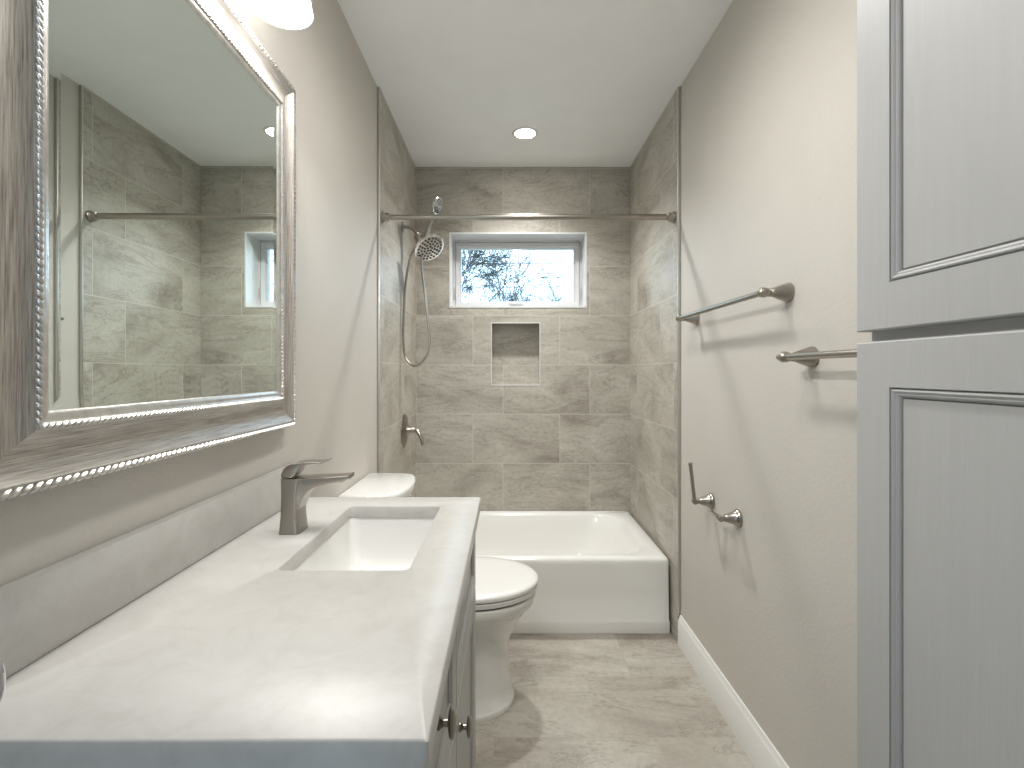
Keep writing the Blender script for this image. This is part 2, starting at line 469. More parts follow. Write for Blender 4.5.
# ------------------------------------------------------------------ bathtub
b = B()
X0, X1, Y0, Y1 = TL + 0.001, 0.759, 2.302, 3.086
n = 9
loops = [
    rrect(X0, Y0 - 0.002, X1 + 0.002, Y1, [0.004, 0.01, 0.01, 0.004], 0.002, n),
    rrect(X0, Y0 - 0.002, X1 + 0.002, Y1, [0.004, 0.01, 0.01, 0.004], 0.050, n),
    rrect(X0, Y0 - 0.001, X1 + 0.0015, Y1, [0.005, 0.01, 0.01, 0.005], 0.060, n),
    rrect(X0, Y0 + 0.003, X1 + 0.0005, Y1, [0.006, 0.01, 0.01, 0.006], 0.066, n),
    rrect(X0, Y0 + 0.004, X1, Y1, [0.008, 0.01, 0.01, 0.008], 0.20, n),
    rrect(X0, Y0 + 0.004, X1, Y1, [0.012, 0.01, 0.01, 0.012], 0.319, n),
    rrect(X0, Y0 + 0.005, X1, Y1, [0.016, 0.01, 0.01, 0.016], 0.339, n),
    rrect(X0 + 0.002, Y0 + 0.010, X1 - 0.004, Y1 - 0.001, [0.020, 0.01, 0.01, 0.020], 0.349, n),
    rrect(X0 + 0.004, Y0 + 0.022, X1 - 0.014, Y1 - 0.003, [0.024, 0.012, 0.012, 0.024], 0.3545, n),
    rrect(X0 + 0.055, Y0 + 0.052, X1 - 0.060, Y1 - 0.045, [0.16, 0.17, 0.10, 0.10], 0.3535, n),
    rrect(X0 + 0.062, Y0 + 0.060, X1 - 0.070, Y1 - 0.052, [0.165, 0.175, 0.10, 0.10], 0.350, n),
    rrect(X0 + 0.068, Y0 + 0.067, X1 - 0.082, Y1 - 0.058, [0.17, 0.18, 0.10, 0.10], 0.339, n),
    rrect(X0 + 0.080, Y0 + 0.080, X1 - 0.125, Y1 - 0.070, [0.17, 0.18, 0.10, 0.10], 0.26, n),
    rrect(X0 + 0.095, Y0 + 0.095, X1 - 0.175, Y1 - 0.085, [0.17, 0.18, 0.10, 0.10], 0.15, n),
    rrect(X0 + 0.115, Y0 + 0.115, X1 - 0.225, Y1 - 0.105, [0.16, 0.17, 0.10, 0.10], 0.085, n),
    rrect(X0 + 0.150, Y0 + 0.150, X1 - 0.275, Y1 - 0.140, [0.14, 0.15, 0.09, 0.09], 0.062, n),
]
b.loft(loops)
tub = obj('bathtub', b, 'enamel', sharp=60)
tag(tub, 'white alcove bathtub with plain apron under the window', 'bathtub')
dr = B().lathe([(0.001, 0.004), (0.030, 0.004), (0.034, 0.0), (0.034, -0.004)], (-0.36, 2.69, 0.0655), (0, 0, 1), 24)
obj('drain', dr, 'chrome', tub)['label'] = 'chrome drain'

# ------------------------------------------------------------------ toilet
TY = 1.885
def egg(front, hw, back, z, cy=TY, a=None, n=28, rb=0.06):
    """plan outline: half ellipse in front, straight sides, rounded back corners"""
    a = a or min(0.26, hw * 1.30)
    xc = front - a
    out = []
    for k in range(n + 1):
        t = -PI / 2 + PI * k / n
        out.append(Vector((xc + a * math.cos(t), cy + hw * math.sin(t), z)))
    r = min(rb, hw * 0.8)
    for k in range(7):
        t = PI / 2 + PI / 2 * k / 6
        out.append(Vector((back + r + r * math.cos(t), cy + hw - r + r * math.sin(t), z)))
    for k in range(7):
        t = PI + PI / 2 * k / 6
        out.append(Vector((back + r + r * math.cos(t), cy - hw + r + r * math.sin(t), z)))
    return out
toi = thing('toilet', 'white two piece toilet between the vanity and the tub', 'toilet', (-0.2, TY, 0))
FYc = 1.86
b = B()
lv = [(0.0005, 0.024, 0.150, FYc), (0.014, 0.024, 0.150, FYc), (0.020, 0.021, 0.147, FYc), (0.024, 0.017, 0.143, FYc), (0.07, 0.010, 0.134, FYc), (0.13, 0.003, 0.126, 1.865), (0.18, 0.000, 0.122, 1.87),
      (0.215, 0.004, 0.125, 1.875), (0.25, 0.018, 0.135, 1.88), (0.29, 0.040, 0.150, TY), (0.325, 0.066, 0.168, TY), (0.350, 0.086, 0.180, TY), (0.353, 0.094, 0.184, TY), (0.358, 0.098, 0.187, TY), (0.392, 0.109, 0.193, TY), (0.398, 0.107, 0.191, TY), (0.401, 0.100, 0.186, TY)]
for i, (z, fr, hw, cy) in enumerate(lv):
    pass
b.loft([egg(fr, hw, -0.50, z, cy) for z, fr, hw, cy in lv])
obj('bowl', b, 'porcelain', toi, sharp=50)
b = B().loft([egg(fr, hw, -0.335, z, rb=0.05) for z, fr, hw in [(0.4055, 0.106, 0.189), (0.408, 0.112, 0.194), (0.423, 0.114, 0.196), (0.426, 0.111, 0.193), (0.4265, 0.09, 0.17)]])
obj('seat', b, 'porcelain', toi)
b = B().loft([egg(0.1025, 0.187, -0.32, z, rb=0.05) for z in (0.396, 0.432)])  # black filler standing in for the shade between bowl, seat and lid
obj('gap_shadow_filler', b, 'black_gap', toi).name = 'seat_gap_shade'
b = B().loft([egg(fr, hw, -0.350, z, rb=0.05) for z, fr, hw in [(0.4300, 0.109, 0.191), (0.4310, 0.115, 0.197), (0.441, 0.117, 0.199), (0.447, 0.114, 0.196), (0.4505, 0.105, 0.188), (0.4520, 0.08, 0.164), (0.4528, 0.04, 0.13)]])
obj('lid', b, 'porcelain', toi, sharp=60)
def tank(front, hw, back, z, bow=0.035, r=0.035, n=14):
    out = []
    for k in range(n + 1):
        y = -hw + 2 * hw * k / n
        q = y / hw
        x = front - bow * q * q
        e = max(0.0, abs(q) - 0.80) / 0.20
        x -= 0.035 * (1 - math.sqrt(max(0, 1 - e * e)))
        out.append(Vector((x, TY + y, z)))
    out.append(Vector((back, TY + hw, z))); out.append(Vector((back, TY - hw, z)))
    return out
b = B().loft([tank(-0.392, 0.165, XL + 0.012, 0.385), tank(-0.384, 0.172, XL + 0.012, 0.42), tank(-0.376, 0.180, XL + 0.010, 0.772)])
obj('tank', b, 'porcelain', toi, sharp=60)
b = B().loft([tank(-0.376, 0.182, XL + 0.006, 0.773), tank(-0.366, 0.192, XL + 0.004, 0.777), tank(-0.364, 0.194, XL + 0.004, 0.795), tank(-0.368, 0.190, XL + 0.006, 0.802), tank(-0.378, 0.18, XL + 0.012, 0.805)])
obj('tank_lid', b, 'porcelain', toi, sharp=50)
for sy in (-0.075, 0.075):
    obj('hinge', B().lathe([(0.014, 0), (0.014, 0.025), (0.011, 0.031)], (-0.325, TY + sy, 0.4005), (0, 0, 1), 16), 'porcelain', toi)
b = B().tube([(-0.385, TY - 0.13, 0.73), (-0.366, TY - 0.13, 0.73)], 0.012, 14).tube(smooth_path([(-0.362, TY - 0.13, 0.73), (-0.358, TY - 0.10, 0.728), (-0.358, TY - 0.055, 0.722)]), 0.006, 10)
obj('flush_lever', b, 'chrome', toi)['label'] = 'chrome flush lever'

# ------------------------------------------------------------------ vanity
VX1 = -0.109                        # face of the carcass
VY0, VY1 = 0.478, 1.350
CT, CB = 0.884, 0.855               # counter top, underside
def cab_door(b, f, u0, v0, u1, v1, thk, stile, prof):
    """panelled front: f(u, v, h) maps the face plane; prof continues from the inner edge of the stiles"""
    sec = [(0, 0), (0, thk - 0.002), (0.002, thk)] + [(stile + i, thk + h) for i, h in prof]
    b.loft([[f(u0 + i, v0 + i, h), f(u1 - i, v0 + i, h), f(u1 - i, v1 - i, h), f(u0 + i, v1 - i, h)] for i, h in sec])
    return b
VF = lambda u, v, h: Vector((VX1 + h, u, v))
van = thing('vanity_cabinet', 'grey painted vanity cabinet under the quartz counter', 'cabinet', (-0.34, 0.91, 0))
b = B().box(XL + 0.002, VY0, 0.09, VX1, VY0 + 0.018, CB - 0.001)
b.box(XL + 0.002, VY1 - 0.018, 0.09, VX1, VY1, CB - 0.001)
b.box(XL + 0.002, VY0 + 0.018, 0.09, XL + 0.012, VY1 - 0.018, CB - 0.001)
b.box(XL + 0.012, VY0 + 0.018, 0.09, VX1, VY1 - 0.018, 0.108)
b.box(VX1 - 0.02, VY0 + 0.018, 0.108, VX1, VY1 - 0.018, CB - 0.001)
b.box(XL + 0.002, VY0 + 0.01, 0.0, VX1 - 0.06, VY1 - 0.01, 0.09)
obj('carcass', b, 'vanity', van, smooth=False)
SPL = 0.846
VPROF = [(0.0, -0.002), (0.004, -0.002), (0.012, -0.007), (0.013, -0.009), (0.015, -0.009)]
def front(kind, u0, v0, u1, v1, stile, knob=None):
    d = obj(kind, cab_door(B(), VF, u0, v0, u1, v1, 0.020, stile, VPROF), 'vanity', van, smooth=False)
    if knob:
        ku, kv = knob
        k = B().lathe([(0.0085, 0.0), (0.0085, 0.003), (0.005, 0.007), (0.0045, 0.014), (0.007, 0.018)], (VX1 + 0.020, ku, kv), (1, 0, 0), 20)
        # oval face, tall and narrow
        L = []
        for s_, h_ in ((0.35, 0.013), (0.85, 0.015), (1.0, 0.0175), (0.93, 0.0205), (0.6, 0.023), (0.15, 0.024)):
            L.append([Vector((VX1 + 0.020 + h_, ku + 0.011 * s_ * math.cos(2 * PI * q / 24), kv + 0.021 * s_ * math.sin(2 * PI * q / 24))) for q in range(24)])
        k.loft(L)
        obj('knob', k, 'nickel_dark', d)['label'] = 'satin nickel oval knob'
    return d
front('drawer', VY0 + 0.004, 0.648, SPL - 0.002, 0.836, 0.035, (0.620, 0.790))
front('drawer', SPL + 0.002, 0.648, VY1 - 0.006, 0.836, 0.035)
front('door', VY0 + 0.004, 0.105, SPL - 0.002, 0.641, 0.05, None)
front('door', SPL + 0.002, 0.105, VY1 - 0.006, 0.641, 0.05, (SPL + 0.049, 0.585))

# counter with the sink cut-out
HX0, HX1, HY0, HY1 = -0.409, -0.176, 0.864, 1.274
ctr = None
b = B()
n = 7
o_ = (XL + 0.002, 0.466, -0.0755, 1.365)
def orect(i, z, r=0.004): return rrect(o_[0] + i, o_[1] + i, o_[2] - i, o_[3] - i, r, z, n)
def hrect(i, z): return rrect(HX0 - i, HY0 - i, HX1 + i, HY1 + i, 0.015 + i, z, n)
b.loft([hrect(0, CB), hrect(0, CT - 0.002), hrect(0.002, CT), orect(0.0025, CT), orect(0.0, CT - 0.0025), orect(0.0, CB)], closed=True)
ctr = obj('countertop', b, 'quartz', sharp=50)
tag(ctr, 'white veined quartz countertop over the grey vanity', 'countertop')
b = B().box(XL + 0.002, 0.466, CT + 0.0005, XL + 0.021, 1.365, CT + 0.101, 0.0015)
obj('backsplash', b, 'quartz', ctr)

# undermount sink
b = B()
def srect(i, z, r=0.03): return rrect(HX0 - 0.004 + i, HY0 - 0.004 + i, HX1 + 0.004 - i, HY1 + 0.004 - i, r, z, n)
b.loft([srect(-0.028, CB - 0.001, 0.04), srect(0.0, CB - 0.001, 0.026), srect(0.002, CB - 0.006, 0.026), srect(0.010, CB - 0.06, 0.03), srect(0.018, CB - 0.10, 0.035), srect(0.030, CB - 0.122, 0.04), srect(0.05, CB - 0.131, 0.04), srect(0.085, CB - 0.136, 0.02),
        srect(0.085, CB - 0.146, 0.02), srect(0.03, CB - 0.142, 0.05), srect(0.0, CB - 0.115, 0.05), srect(-0.010, CB - 0.02, 0.045), srect(-0.028, CB - 0.012, 0.04)], closed=True)
b.loft([srect(0.084, CB - 0.137, 0.02), srect(0.084, CB - 0.145, 0.02)])
sink = obj('sink', b, 'porcelain', sharp=60)
tag(sink, 'white rectangular undermount sink set in the counter', 'sink')
b = B().lathe([(0.020, 0.003), (0.026, 0.003), (0.029, 0.0), (0.029, -0.004)], (-0.30, 1.07, CB - 0.1355), (0, 0, 1), 24)
b.lathe([(0.001, 0.006), (0.012, 0.0055), (0.018, 0.003), (0.018, 0.0)], (-0.30, 1.07, CB - 0.1355), (0, 0, 1), 24)
obj('drain', b, 'nickel', sink)['label'] = 'brushed nickel sink drain'

# faucet
fy = 1.077
fau = thing('faucet', 'brushed nickel single lever faucet standing beside the sink', 'faucet', (-0.47, fy, CT))
b = B()
b.loft([rrect(x0, fy - w, x1, fy + w, r, z, 6) for z, x0, x1, w, r in [
    (CT + 0.0005, -0.494, -0.448, 0.0285, 0.008), (CT + 0.003, -0.4935, -0.4485, 0.028, 0.008), (0.92, -0.491, -0.4515, 0.026, 0.008), (0.96, -0.4905, -0.451, 0.025, 0.009), (0.985, -0.4915, -0.449, 0.025, 0.010), (1.0025, -0.492, -0.446, 0.025, 0.010)]])
obj('body', b, 'nickel', fau, sharp=50)
def xsec(x, z0, z1, w, r=0.004, dz=0.0):
    L = rrect(fy - w, z0, fy + w, z1, min(r, (z1 - z0) * 0.45), 0, 5)
    return [Vector((x, p.x, p.y)) for p in L]
b = B().loft([xsec(-0.470, 0.915, 1.0022, 0.0235), xsec(-0.455, 0.928, 1.0026, 0.0235), xsec(-0.447, 0.948, 1.003, 0.0232), xsec(-0.440, 0.964, 1.0035, 0.023), xsec(-0.430, 0.976, 1.004, 0.0225), xsec(-0.415, 0.985, 1.005, 0.022), xsec(-0.39, 0.991, 1.0065, 0.0215), xsec(-0.356, 0.9955, 1.008, 0.021), xsec(-0.344, 1.001, 1.0095, 0.0205)])
obj('spout', b, 'nickel', fau, sharp=40)
b = B().lathe([(0.011, 0.0), (0.011, -0.006), (0.008, -0.007)], (-0.372, fy, 0.9975), (0, 0, 1), 18)
obj('aerator', b, 'chrome', fau)
b = B().loft([xsec(-0.490, 1.005, 1.008, 0.018), xsec(-0.489, 1.0048, 1.014, 0.0215), xsec(-0.484, 1.0046, 1.024, 0.0235), xsec(-0.475, 1.0046, 1.031, 0.0240), xsec(-0.466, 1.0048, 1.0345, 0.0238), xsec(-0.459, 1.010, 1.0362, 0.0235), xsec(-0.454, 1.0205, 1.037, 0.0232), xsec(-0.447, 1.028, 1.0375, 0.0228), xsec(-0.438, 1.0325, 1.0378, 0.0222), xsec(-0.42, 1.0345, 1.0378, 0.0212), xsec(-0.407, 1.0340, 1.037, 0.0200), xsec(-0.400, 1.0355, 1.0382, 0.0192), xsec(-0.393, 1.0390, 1.0413, 0.018)])
obj('lever', b, 'nickel', fau, sharp=45)

# chrome ring at the near end of the counter
tr_ = thing('towel_ring', 'chrome towel ring at the near left end of the counter', 'towel ring', (XL, 0.45, 1.002))
b = B().lathe([(0.024, 0.0), (0.024, 0.006), (0.012, 0.012), (0.009, 0.018), (0.009, 0.082), (0.011, 0.086), (0.011, 0.092)], (XL + 0.0005, 0.45, 1.003), (1, 0, 0), 24)
obj('post', b, 'chrome', tr_)
ring = [Vector((-0.512 + 0.048 * math.cos(2 * PI * k / 48), 0.45, 0.952 + 0.048 * math.sin(2 * PI * k / 48))) for k in range(48)]
b = B(); loops = []
for k in range(48):
    d = Vector((math.cos(2 * PI * k / 48), 0, math.sin(2 * PI * k / 48)))
    loops.append([ring[k] + d * 0.0022 * math.cos(2 * PI * q / 10) + Vector((0, 1, 0)) * 0.0022 * math.sin(2 * PI * q / 10) for q in range(10)])
b.loft(loops, closed=True)
obj('ring', b, 'chrome', tr_)

# ------------------------------------------------------------------ framed mirror
my0, my1, mz0, mz1 = 0.505, 1.297, 1.091, 1.979
mir = thing('wall_mirror', 'large silver and grey wood framed mirror above the vanity', 'mirror', (XL, (my0 + my1) / 2, mz0))
MF = lambda u, v, h: Vector((XL + 0.0005 + h, u, v))
corners = [(my0, mz0, 1, 1), (my1, mz0, -1, 1), (my1, mz1, -1, -1), (my0, mz1, 1, -1)]
def side_strip(name, ia, ib, prof, mat, parent):
    bm = bmesh.new(); uvl = bm.loops.layers.uv.new('UVMap')
    A, D = corners[ia], corners[ib]
    L = math.hypot(D[0] - A[0], D[1] - A[1])
    acc = 0; prev = None; row = []
    for i, (ins, h) in enumerate(prof):
        if prev is not None: acc += math.hypot(ins - prev[0], h - prev[1])
        prev = (ins, h)
        p = MF(A[0] + A[2] * ins, A[1] + A[3] * ins, h); q = MF(D[0] + D[2] * ins, D[1] + D[3] * ins, h)
        row.append((bm.verts.new(p), bm.verts.new(q), acc, ins, L - ins))
    for i in range(len(row) - 1):
        a, c = row[i], row[i + 1]
        f = bm.faces.new((a[0], a[1], c[1], c[0]))
        for lp, uv in zip(f.loops, ((a[3], a[2]), (a[4], a[2]), (c[4], c[2]), (c[3], c[2]))):
            lp[uvl].uv = (uv[0] + ia * 3.3, uv[1] + ia * 1.7)
    bb_ = B(); bb_.bm.free(); bb_.bm = bm
    return obj(name, bb_, mat, parent, sharp=40)
cove = [(0.0, 0.0), (0.0, 0.026), (0.003, 0.030), (0.013, 0.031)]
for k in range(13):
    t = k / 12
    cove.append((0.014 + 0.059 * t, 0.0315 - 0.0115 * math.sin(PI * t)))
cove += [(0.074, 0.032), (0.080, 0.0315)]
slip = [(0.080, 0.0315), (0.082, 0.0300), (0.086, 0.0300), (0.090, 0.0290), (0.0945, 0.0265), (0.0955, 0.0255), (0.0955, 0.012)]
names = ['frame_rail', 'frame_stile', 'frame_rail', 'frame_stile']
for i in range(4):
    fr_ = side_strip(names[i], i, (i + 1) % 4, cove, 'frame_wood', mir)
    side_strip('silver_slip', i, (i + 1) % 4, slip, 'silver', fr_)['label'] = 'silver inner slip'
def beads(ins, h, pitch, rad):
    b = B()
    for i in range(4):
        A, D = corners[i], corners[(i + 1) % 4]
        pa = Vector((A[0] + A[2] * ins, A[1] + A[3] * ins)); pd = Vector((D[0] + D[2] * ins, D[1] + D[3] * ins))
        L = (pd - pa).length; cnt = int(L / pitch); dv = (pd - pa) / L
        ang = math.atan2(dv.y, dv.x)
        for k in range(cnt):
            p = pa + dv * (k + 0.5) * L / cnt
            rot = Matrix.Rotation(ang + 0.6, 3, 'X')
            b.ball(MF(p.x, p.y, h), (rad * 0.9, pitch * 0.80, rad * 0.62), 8, 5, rot)
    return b
obj('rope_beading', beads(0.0065, 0.0295, 0.0125, 0.0062), 'silver', mir)['label'] = 'outer silver rope beading'
obj('rope_beading', beads(0.0772, 0.0315, 0.0095, 0.0042), 'silver', mir)['label'] = 'inner silver rope beading'
b = B()
gi, bvl = 0.0945, 0.018
def mrect(i, h): return [MF(my0 + i, mz0 + i, h), MF(my1 - i, mz0 + i, h), MF(my1 - i, mz1 - i, h), MF(my0 + i, mz1 - i, h)]
b.loft([mrect(gi, 0.012), mrect(gi, 0.02535), mrect(gi + bvl, 0.0250)])
obj('mirror_glass', b, 'mirror', mir, smooth=False)

mir.rotation_euler.z = 0.006
mir.location.x += 0.001

# ------------------------------------------------------------------ vanity light
vl = thing('vanity_light', 'three shade vanity light on wall above the mirror', 'wall light', (XL, 0.90, 2.16))
b = B()
b.loft([[Vector((XL + 0.001 + h, p.x, p.y)) for p in rrect(0.72 + i, 2.12 + i, 1.08 - i, 2.20 - i, 0.02, 0, 6)] for h, i in ((0, 0), (0.016, 0), (0.022, 0.006))])
obj('backplate', b, 'nickel', vl)
for ly in (0.72, 0.90, 1.078):
    a = B().tube(smooth_path([(XL + 0.02, ly, 2.16), (XL + 0.06, ly, 2.175), (XL + 0.088, ly, 2.19), (XL + 0.094, ly, 2.165)], 6), 0.007, 12)
    a.lathe([(0.018, 0.02), (0.026, 0.01), (0.026, -0.02)], (XL + 0.094, ly, 2.15), (0, 0, 1), 20)
    ar = obj('arm', a, 'nickel', vl)
    prof = [(0.024, 2.143), (0.034, 2.138), (0.047, 2.12), (0.055, 2.09), (0.060, 2.06), (0.064, 2.034), (0.0650, 2.031), (0.062, 2.031), (0.057, 2.06), (0.052, 2.09), (0.044, 2.118), (0.031, 2.134), (0.022, 2.138)]
    s = B().lathe([(r, z) for r, z in prof], (XL + 0.094, ly, 0), (0, 0, 1), 32, caps=False)
    obj('shade', s, 'opal', vl, sharp=60)['label'] = 'lit opal glass bell shade'
    k = B().ball((XL + 0.094, ly, 2.085), (0.026, 0.026, 0.032), 14, 8).lathe([(0.014, 2.11), (0.014, 2.138)], (XL + 0.094, ly, 0), (0, 0, 1), 14)
    obj('bulb', k, 'bulb', vl)['label'] = 'glowing bulb'
    ld = bpy.data.lights.new('bulb_light', 'SPOT')
    ld.energy = VANITY_BEAM; ld.color = (1.0, 0.985, 0.955); ld.spot_size = math.radians(160); ld.spot_blend = 0.35; ld.shadow_soft_size = 0.035
    lo = bpy.data.objects.new('bulb_light', ld); C.objects.link(lo); lo.parent = vl
    lo.location = (0.094, ly - 0.90, 2.045 - 2.16); lo.rotation_euler = (0, -0.35, 0)

# ------------------------------------------------------------------ ceiling downlights
def downlight(x, y, label, watts, cone, soft=0.048):
    t = thing('recessed_ceiling_light', label, 'ceiling light', (x, y, ZC))
    b = B().lathe([(0.053, -0.002), (0.0545, -0.0045), (0.066, -0.004), (0.070, -0.0005), (0.053, -0.0005)], (x, y, ZC), (0, 0, 1), 40, caps=False)
    obj('trim_ring', b, 'white_trim', t)
    b = B().lathe([(0.001, -0.0035), (0.049, -0.0035), (0.0535, -0.003), (0.0535, -0.001)], (x, y, ZC), (0, 0, 1), 40)
    obj('lens', b, 'lens', t)['label'] = 'glowing round lens'
    ld = bpy.data.lights.new('downlight_beam', 'SPOT')
    ld.energy = watts; ld.color = (1.0, 0.997, 0.975); ld.spot_size = math.radians(cone); ld.spot_blend = 1.0; ld.shadow_soft_size = soft
    lo = bpy.data.objects.new('downlight_beam', ld); C.objects.link(lo); lo.parent = t; lo.location = (0, 0, -0.012)
downlight(0.092, 2.648, 'lit round recessed ceiling light above the bathtub', CAN_BEAM, 130)
downlight(0.10, 1.40, 'added unseen fill downlight in the ceiling in front of the toilet', CAN_BEAM * 0.42, 168, 0.12)  # made-up lamp above the view, added to brighten floor and toilet
downlight(0.12, 0.90, 'added unseen fill downlight in the ceiling above the vanity counter', CAN_BEAM * 0.22, 172, 0.12)  # made-up lamp above the view, added to brighten cabinet and walls

# ------------------------------------------------------------------ shower rod
ry, rz = 2.262, 1.945
rod = thing('shower_rod', 'brushed nickel shower curtain rod spanning the tub alcove', 'curtain rod', (0.097, ry, rz))
obj('thin_tube', B().tube([(TL + 0.012, ry, rz), (-0.12, ry, rz)], 0.0112, 20), 'nickel', rod)
obj('thick_tube', B().tube([(-0.135, ry, rz), (TR - 0.012, ry, rz)], 0.0145, 20), 'nickel', rod)
for x, sx, r in ((TL + 0.0005, 1, 0.0125), (TR - 0.0005, -1, 0.0155)):
    obj('end_flange', B().lathe([(0.026, 0), (0.026, 0.008), (0.0235, 0.011), (0.0235, 0.013), (0.020, 0.016), (0.019, 0.034), (r, 0.036)], (x, ry, rz), (sx, 0, 0), 28), 'nickel', rod)

# ------------------------------------------------------------------ shower heads and valve
sy = 2.69
sh = thing('fixed_shower', 'round fixed shower head on bent arm at the left tiled wall', 'shower', (TL, sy, 2.025))
obj('wall_flange', B().lathe([(0.030, 0.0), (0.030, 0.004), (0.022, 0.010), (0.012, 0.013)], (TL + 0.0005, sy, 2.025), (1, 0, 0), 28), 'nickel_dark', sh)
obj('shower_arm', B().tube(smooth_path([(TL + 0.004, sy, 2.025), (TL + 0.035, sy, 2.024), (TL + 0.062, sy, 2.012), (TL + 0.080, sy, 1.992), (TL + 0.088, sy, 1.974)], 6), 0.0095, 14), 'nickel', sh)
bc = Vector((-0.487, sy, 1.960))
b = B().lathe([(0.012, 0.028), (0.019, 0.022), (0.021, 0.0), (0.019, -0.022), (0.012, -0.028)], bc, Vector((0.55, 0, -0.83)), 20)
b.ball(bc + Vector((0.018, -0.012, -0.022)), 0.018, 14, 8)
b.tube([bc, bc + Vector((0.03, -0.016, 0.012))], 0.012, 14)
b.tube([bc, bc + Vector((-0.008, -0.012, -0.034))], 0.0095, 14)
obj('diverter', b, 'nickel', sh)
def head_parts(c, nrm, R, parent, depth):
    nrm = Vector(nrm).normalized(); c = Vector(c)
    o = obj('head', B().lathe([(0.012, -depth), (R * 0.55, -depth * 0.75), (R * 0.88, -depth * 0.38), (R, -0.008), (R, 0.0), (R * 0.93, 0.003)], c, nrm, 36), 'chrome', parent)
    f = obj('spray_face', B().lathe([(0.0005, 0.0045), (R * 0.90, 0.004), (R * 0.92, 0.0)], c, nrm, 36), 'chrome', o)
    x, y, d = frame_of(nrm)
    nz = B()
    for rr, cnt, ph in ((0.16, 5, 0), (0.36, 10, .2), (0.56, 14, .1), (0.76, 20, 0)):
        for k in range(cnt):
            a = 2 * PI * k / cnt + ph
            nz.lathe([(R * 0.085, 0.002), (R * 0.075, 0.0058), (R * 0.03, 0.0065)], c + (x * math.cos(a) + y * math.sin(a)) * R * rr, nrm, 8)
    obj('nozzles', nz, 'nozzle', o)['label'] = 'dark rubber spray nozzles'
    return o
hc = Vector((-0.427, 2.665, 1.902))
hn = Vector((0.54, -0.44, -0.72))
head_parts(hc, hn, 0.088, sh, 0.04)
obj('swivel_neck', B().tube([bc + Vector((0.018, -0.012, -0.022)), hc - hn.normalized() * 0.034], 0.012, 14), 'nickel', sh)
hs = thing('hand_shower', 'hand held shower wand with hose held above the fixed head', 'hand shower', (-0.46, sy, 1.965))
w0 = Vector((-0.462, 2.67, 1.93)); w1 = Vector((-0.400, 2.655, 2.100))
obj('handle', B().tube([w0, w0.lerp(w1, .25), w0.lerp(w1, .6), w1], [0.0105, 0.0125, 0.011, 0.0125], 16), 'nickel', hs)
head_parts((-0.380, 2.648, 2.128), (0.90, -0.28, -0.34), 0.047, hs, 0.028)
def wp(px, py, y): return Vector(((px - 508) / 490 * y, y, 1.235 - (py - 371) / 490 * y))
hose = [(-0.494, 2.678, 1.930), (-0.530, 2.676, 1.865), (-0.556, 2.672, 1.730), (-0.5665, 2.666, 1.565), (-0.568, 2.66, 1.405), (-0.552, 2.652, 1.305), (-0.503, 2.645, 1.262), (-0.450, 2.64, 1.300), (-0.424, 2.64, 1.378), (-0.432, 2.642, 1.51), (-0.449, 2.648, 1.65), (-0.465, 2.656, 1.76), (-0.470, 2.664, 1.85), (-0.464, 2.669, 1.932)]
obj('hose', B().tube(smooth_path(hose, 8), 0.0062, 10), 'nickel', hs)
vy, vz = 2.742, 0.905
sv = thing('shower_valve', 'round shower valve with curved lever on left tiled wall', 'shower valve', (TL, vy, vz))
obj('escutcheon', B().lathe([(0.088, 0.0), (0.088, 0.004), (0.082, 0.009), (0.030, 0.016), (0.028, 0.018)], (TL + 0.0005, vy, vz), (1, 0, 0), 40), 'nickel_dark', sv)
obj('hub', B().lathe([(0.026, 0.012), (0.025, 0.03), (0.021, 0.050), (0.018, 0.062), (0.010, 0.066)], (TL, vy, vz), (1, 0, 0), 28), 'nickel', sv)
lp = smooth_path([(TL + 0.050, vy, vz + 0.002), (TL + 0.070, vy - 0.008, vz - 0.002), (TL + 0.090, vy - 0.018, vz - 0.022), (TL + 0.104, vy - 0.025, vz - 0.052), (TL + 0.111, vy - 0.03, vz - 0.082)], 5)
obj('lever', B().tube(lp, [0.014 - 0.006 * i / (len(lp) - 1) for i in range(len(lp))], 14), 'nickel', sv)

# ------------------------------------------------------------------ towel bars
def towel_bar(ya, yb, z, label):
    """ya near post, yb far post"""
    t = thing('towel_bar', label, 'towel bar', (XR, (ya + yb) / 2, z), 'towel bars on the right wall')
    bx = XR - 0.073
    for y in (ya, yb):
        obj('post', B().lathe([(0.0265, 0.0), (0.0275, 0.003), (0.0265, 0.007), (0.0225, 0.018), (0.0170, 0.034), (0.0125, 0.046), (0.0105, 0.049), (0.0125, 0.0515), (0.0125, 0.054), (0.0095, 0.0565), (0.0095, 0.059), (0.013, 0.063), (0.0145, 0.072), (0.013, 0.081), (0.008, 0.086), (0.003, 0.088)], (XR - 0.0005, y, z), (-1, 0, 0), 26), 'nickel', t)
    b = B().tube([(bx, ya - 0.016, z), (bx, yb + 0.016, z)], 0.0085, 16)
    for y, sg in ((ya - 0.016, -1), (yb + 0.016, 1)):
        b.lathe([(0.0095, -0.004), (0.0105, 0.0), (0.0095, 0.004), (0.006, 0.006), (0.0075, 0.010), (0.006, 0.014), (0.001, 0.016)], (bx, y, z), (0, sg, 0), 16)
    obj('bar', b, 'nickel', t)
towel_bar(1.361, 2.024, 1.453, 'upper towel bar, nearer the tub, on the right wall')
towel_bar(0.765, 1.255, 1.271, 'lower towel bar, half hidden behind the tall grey cabinet')

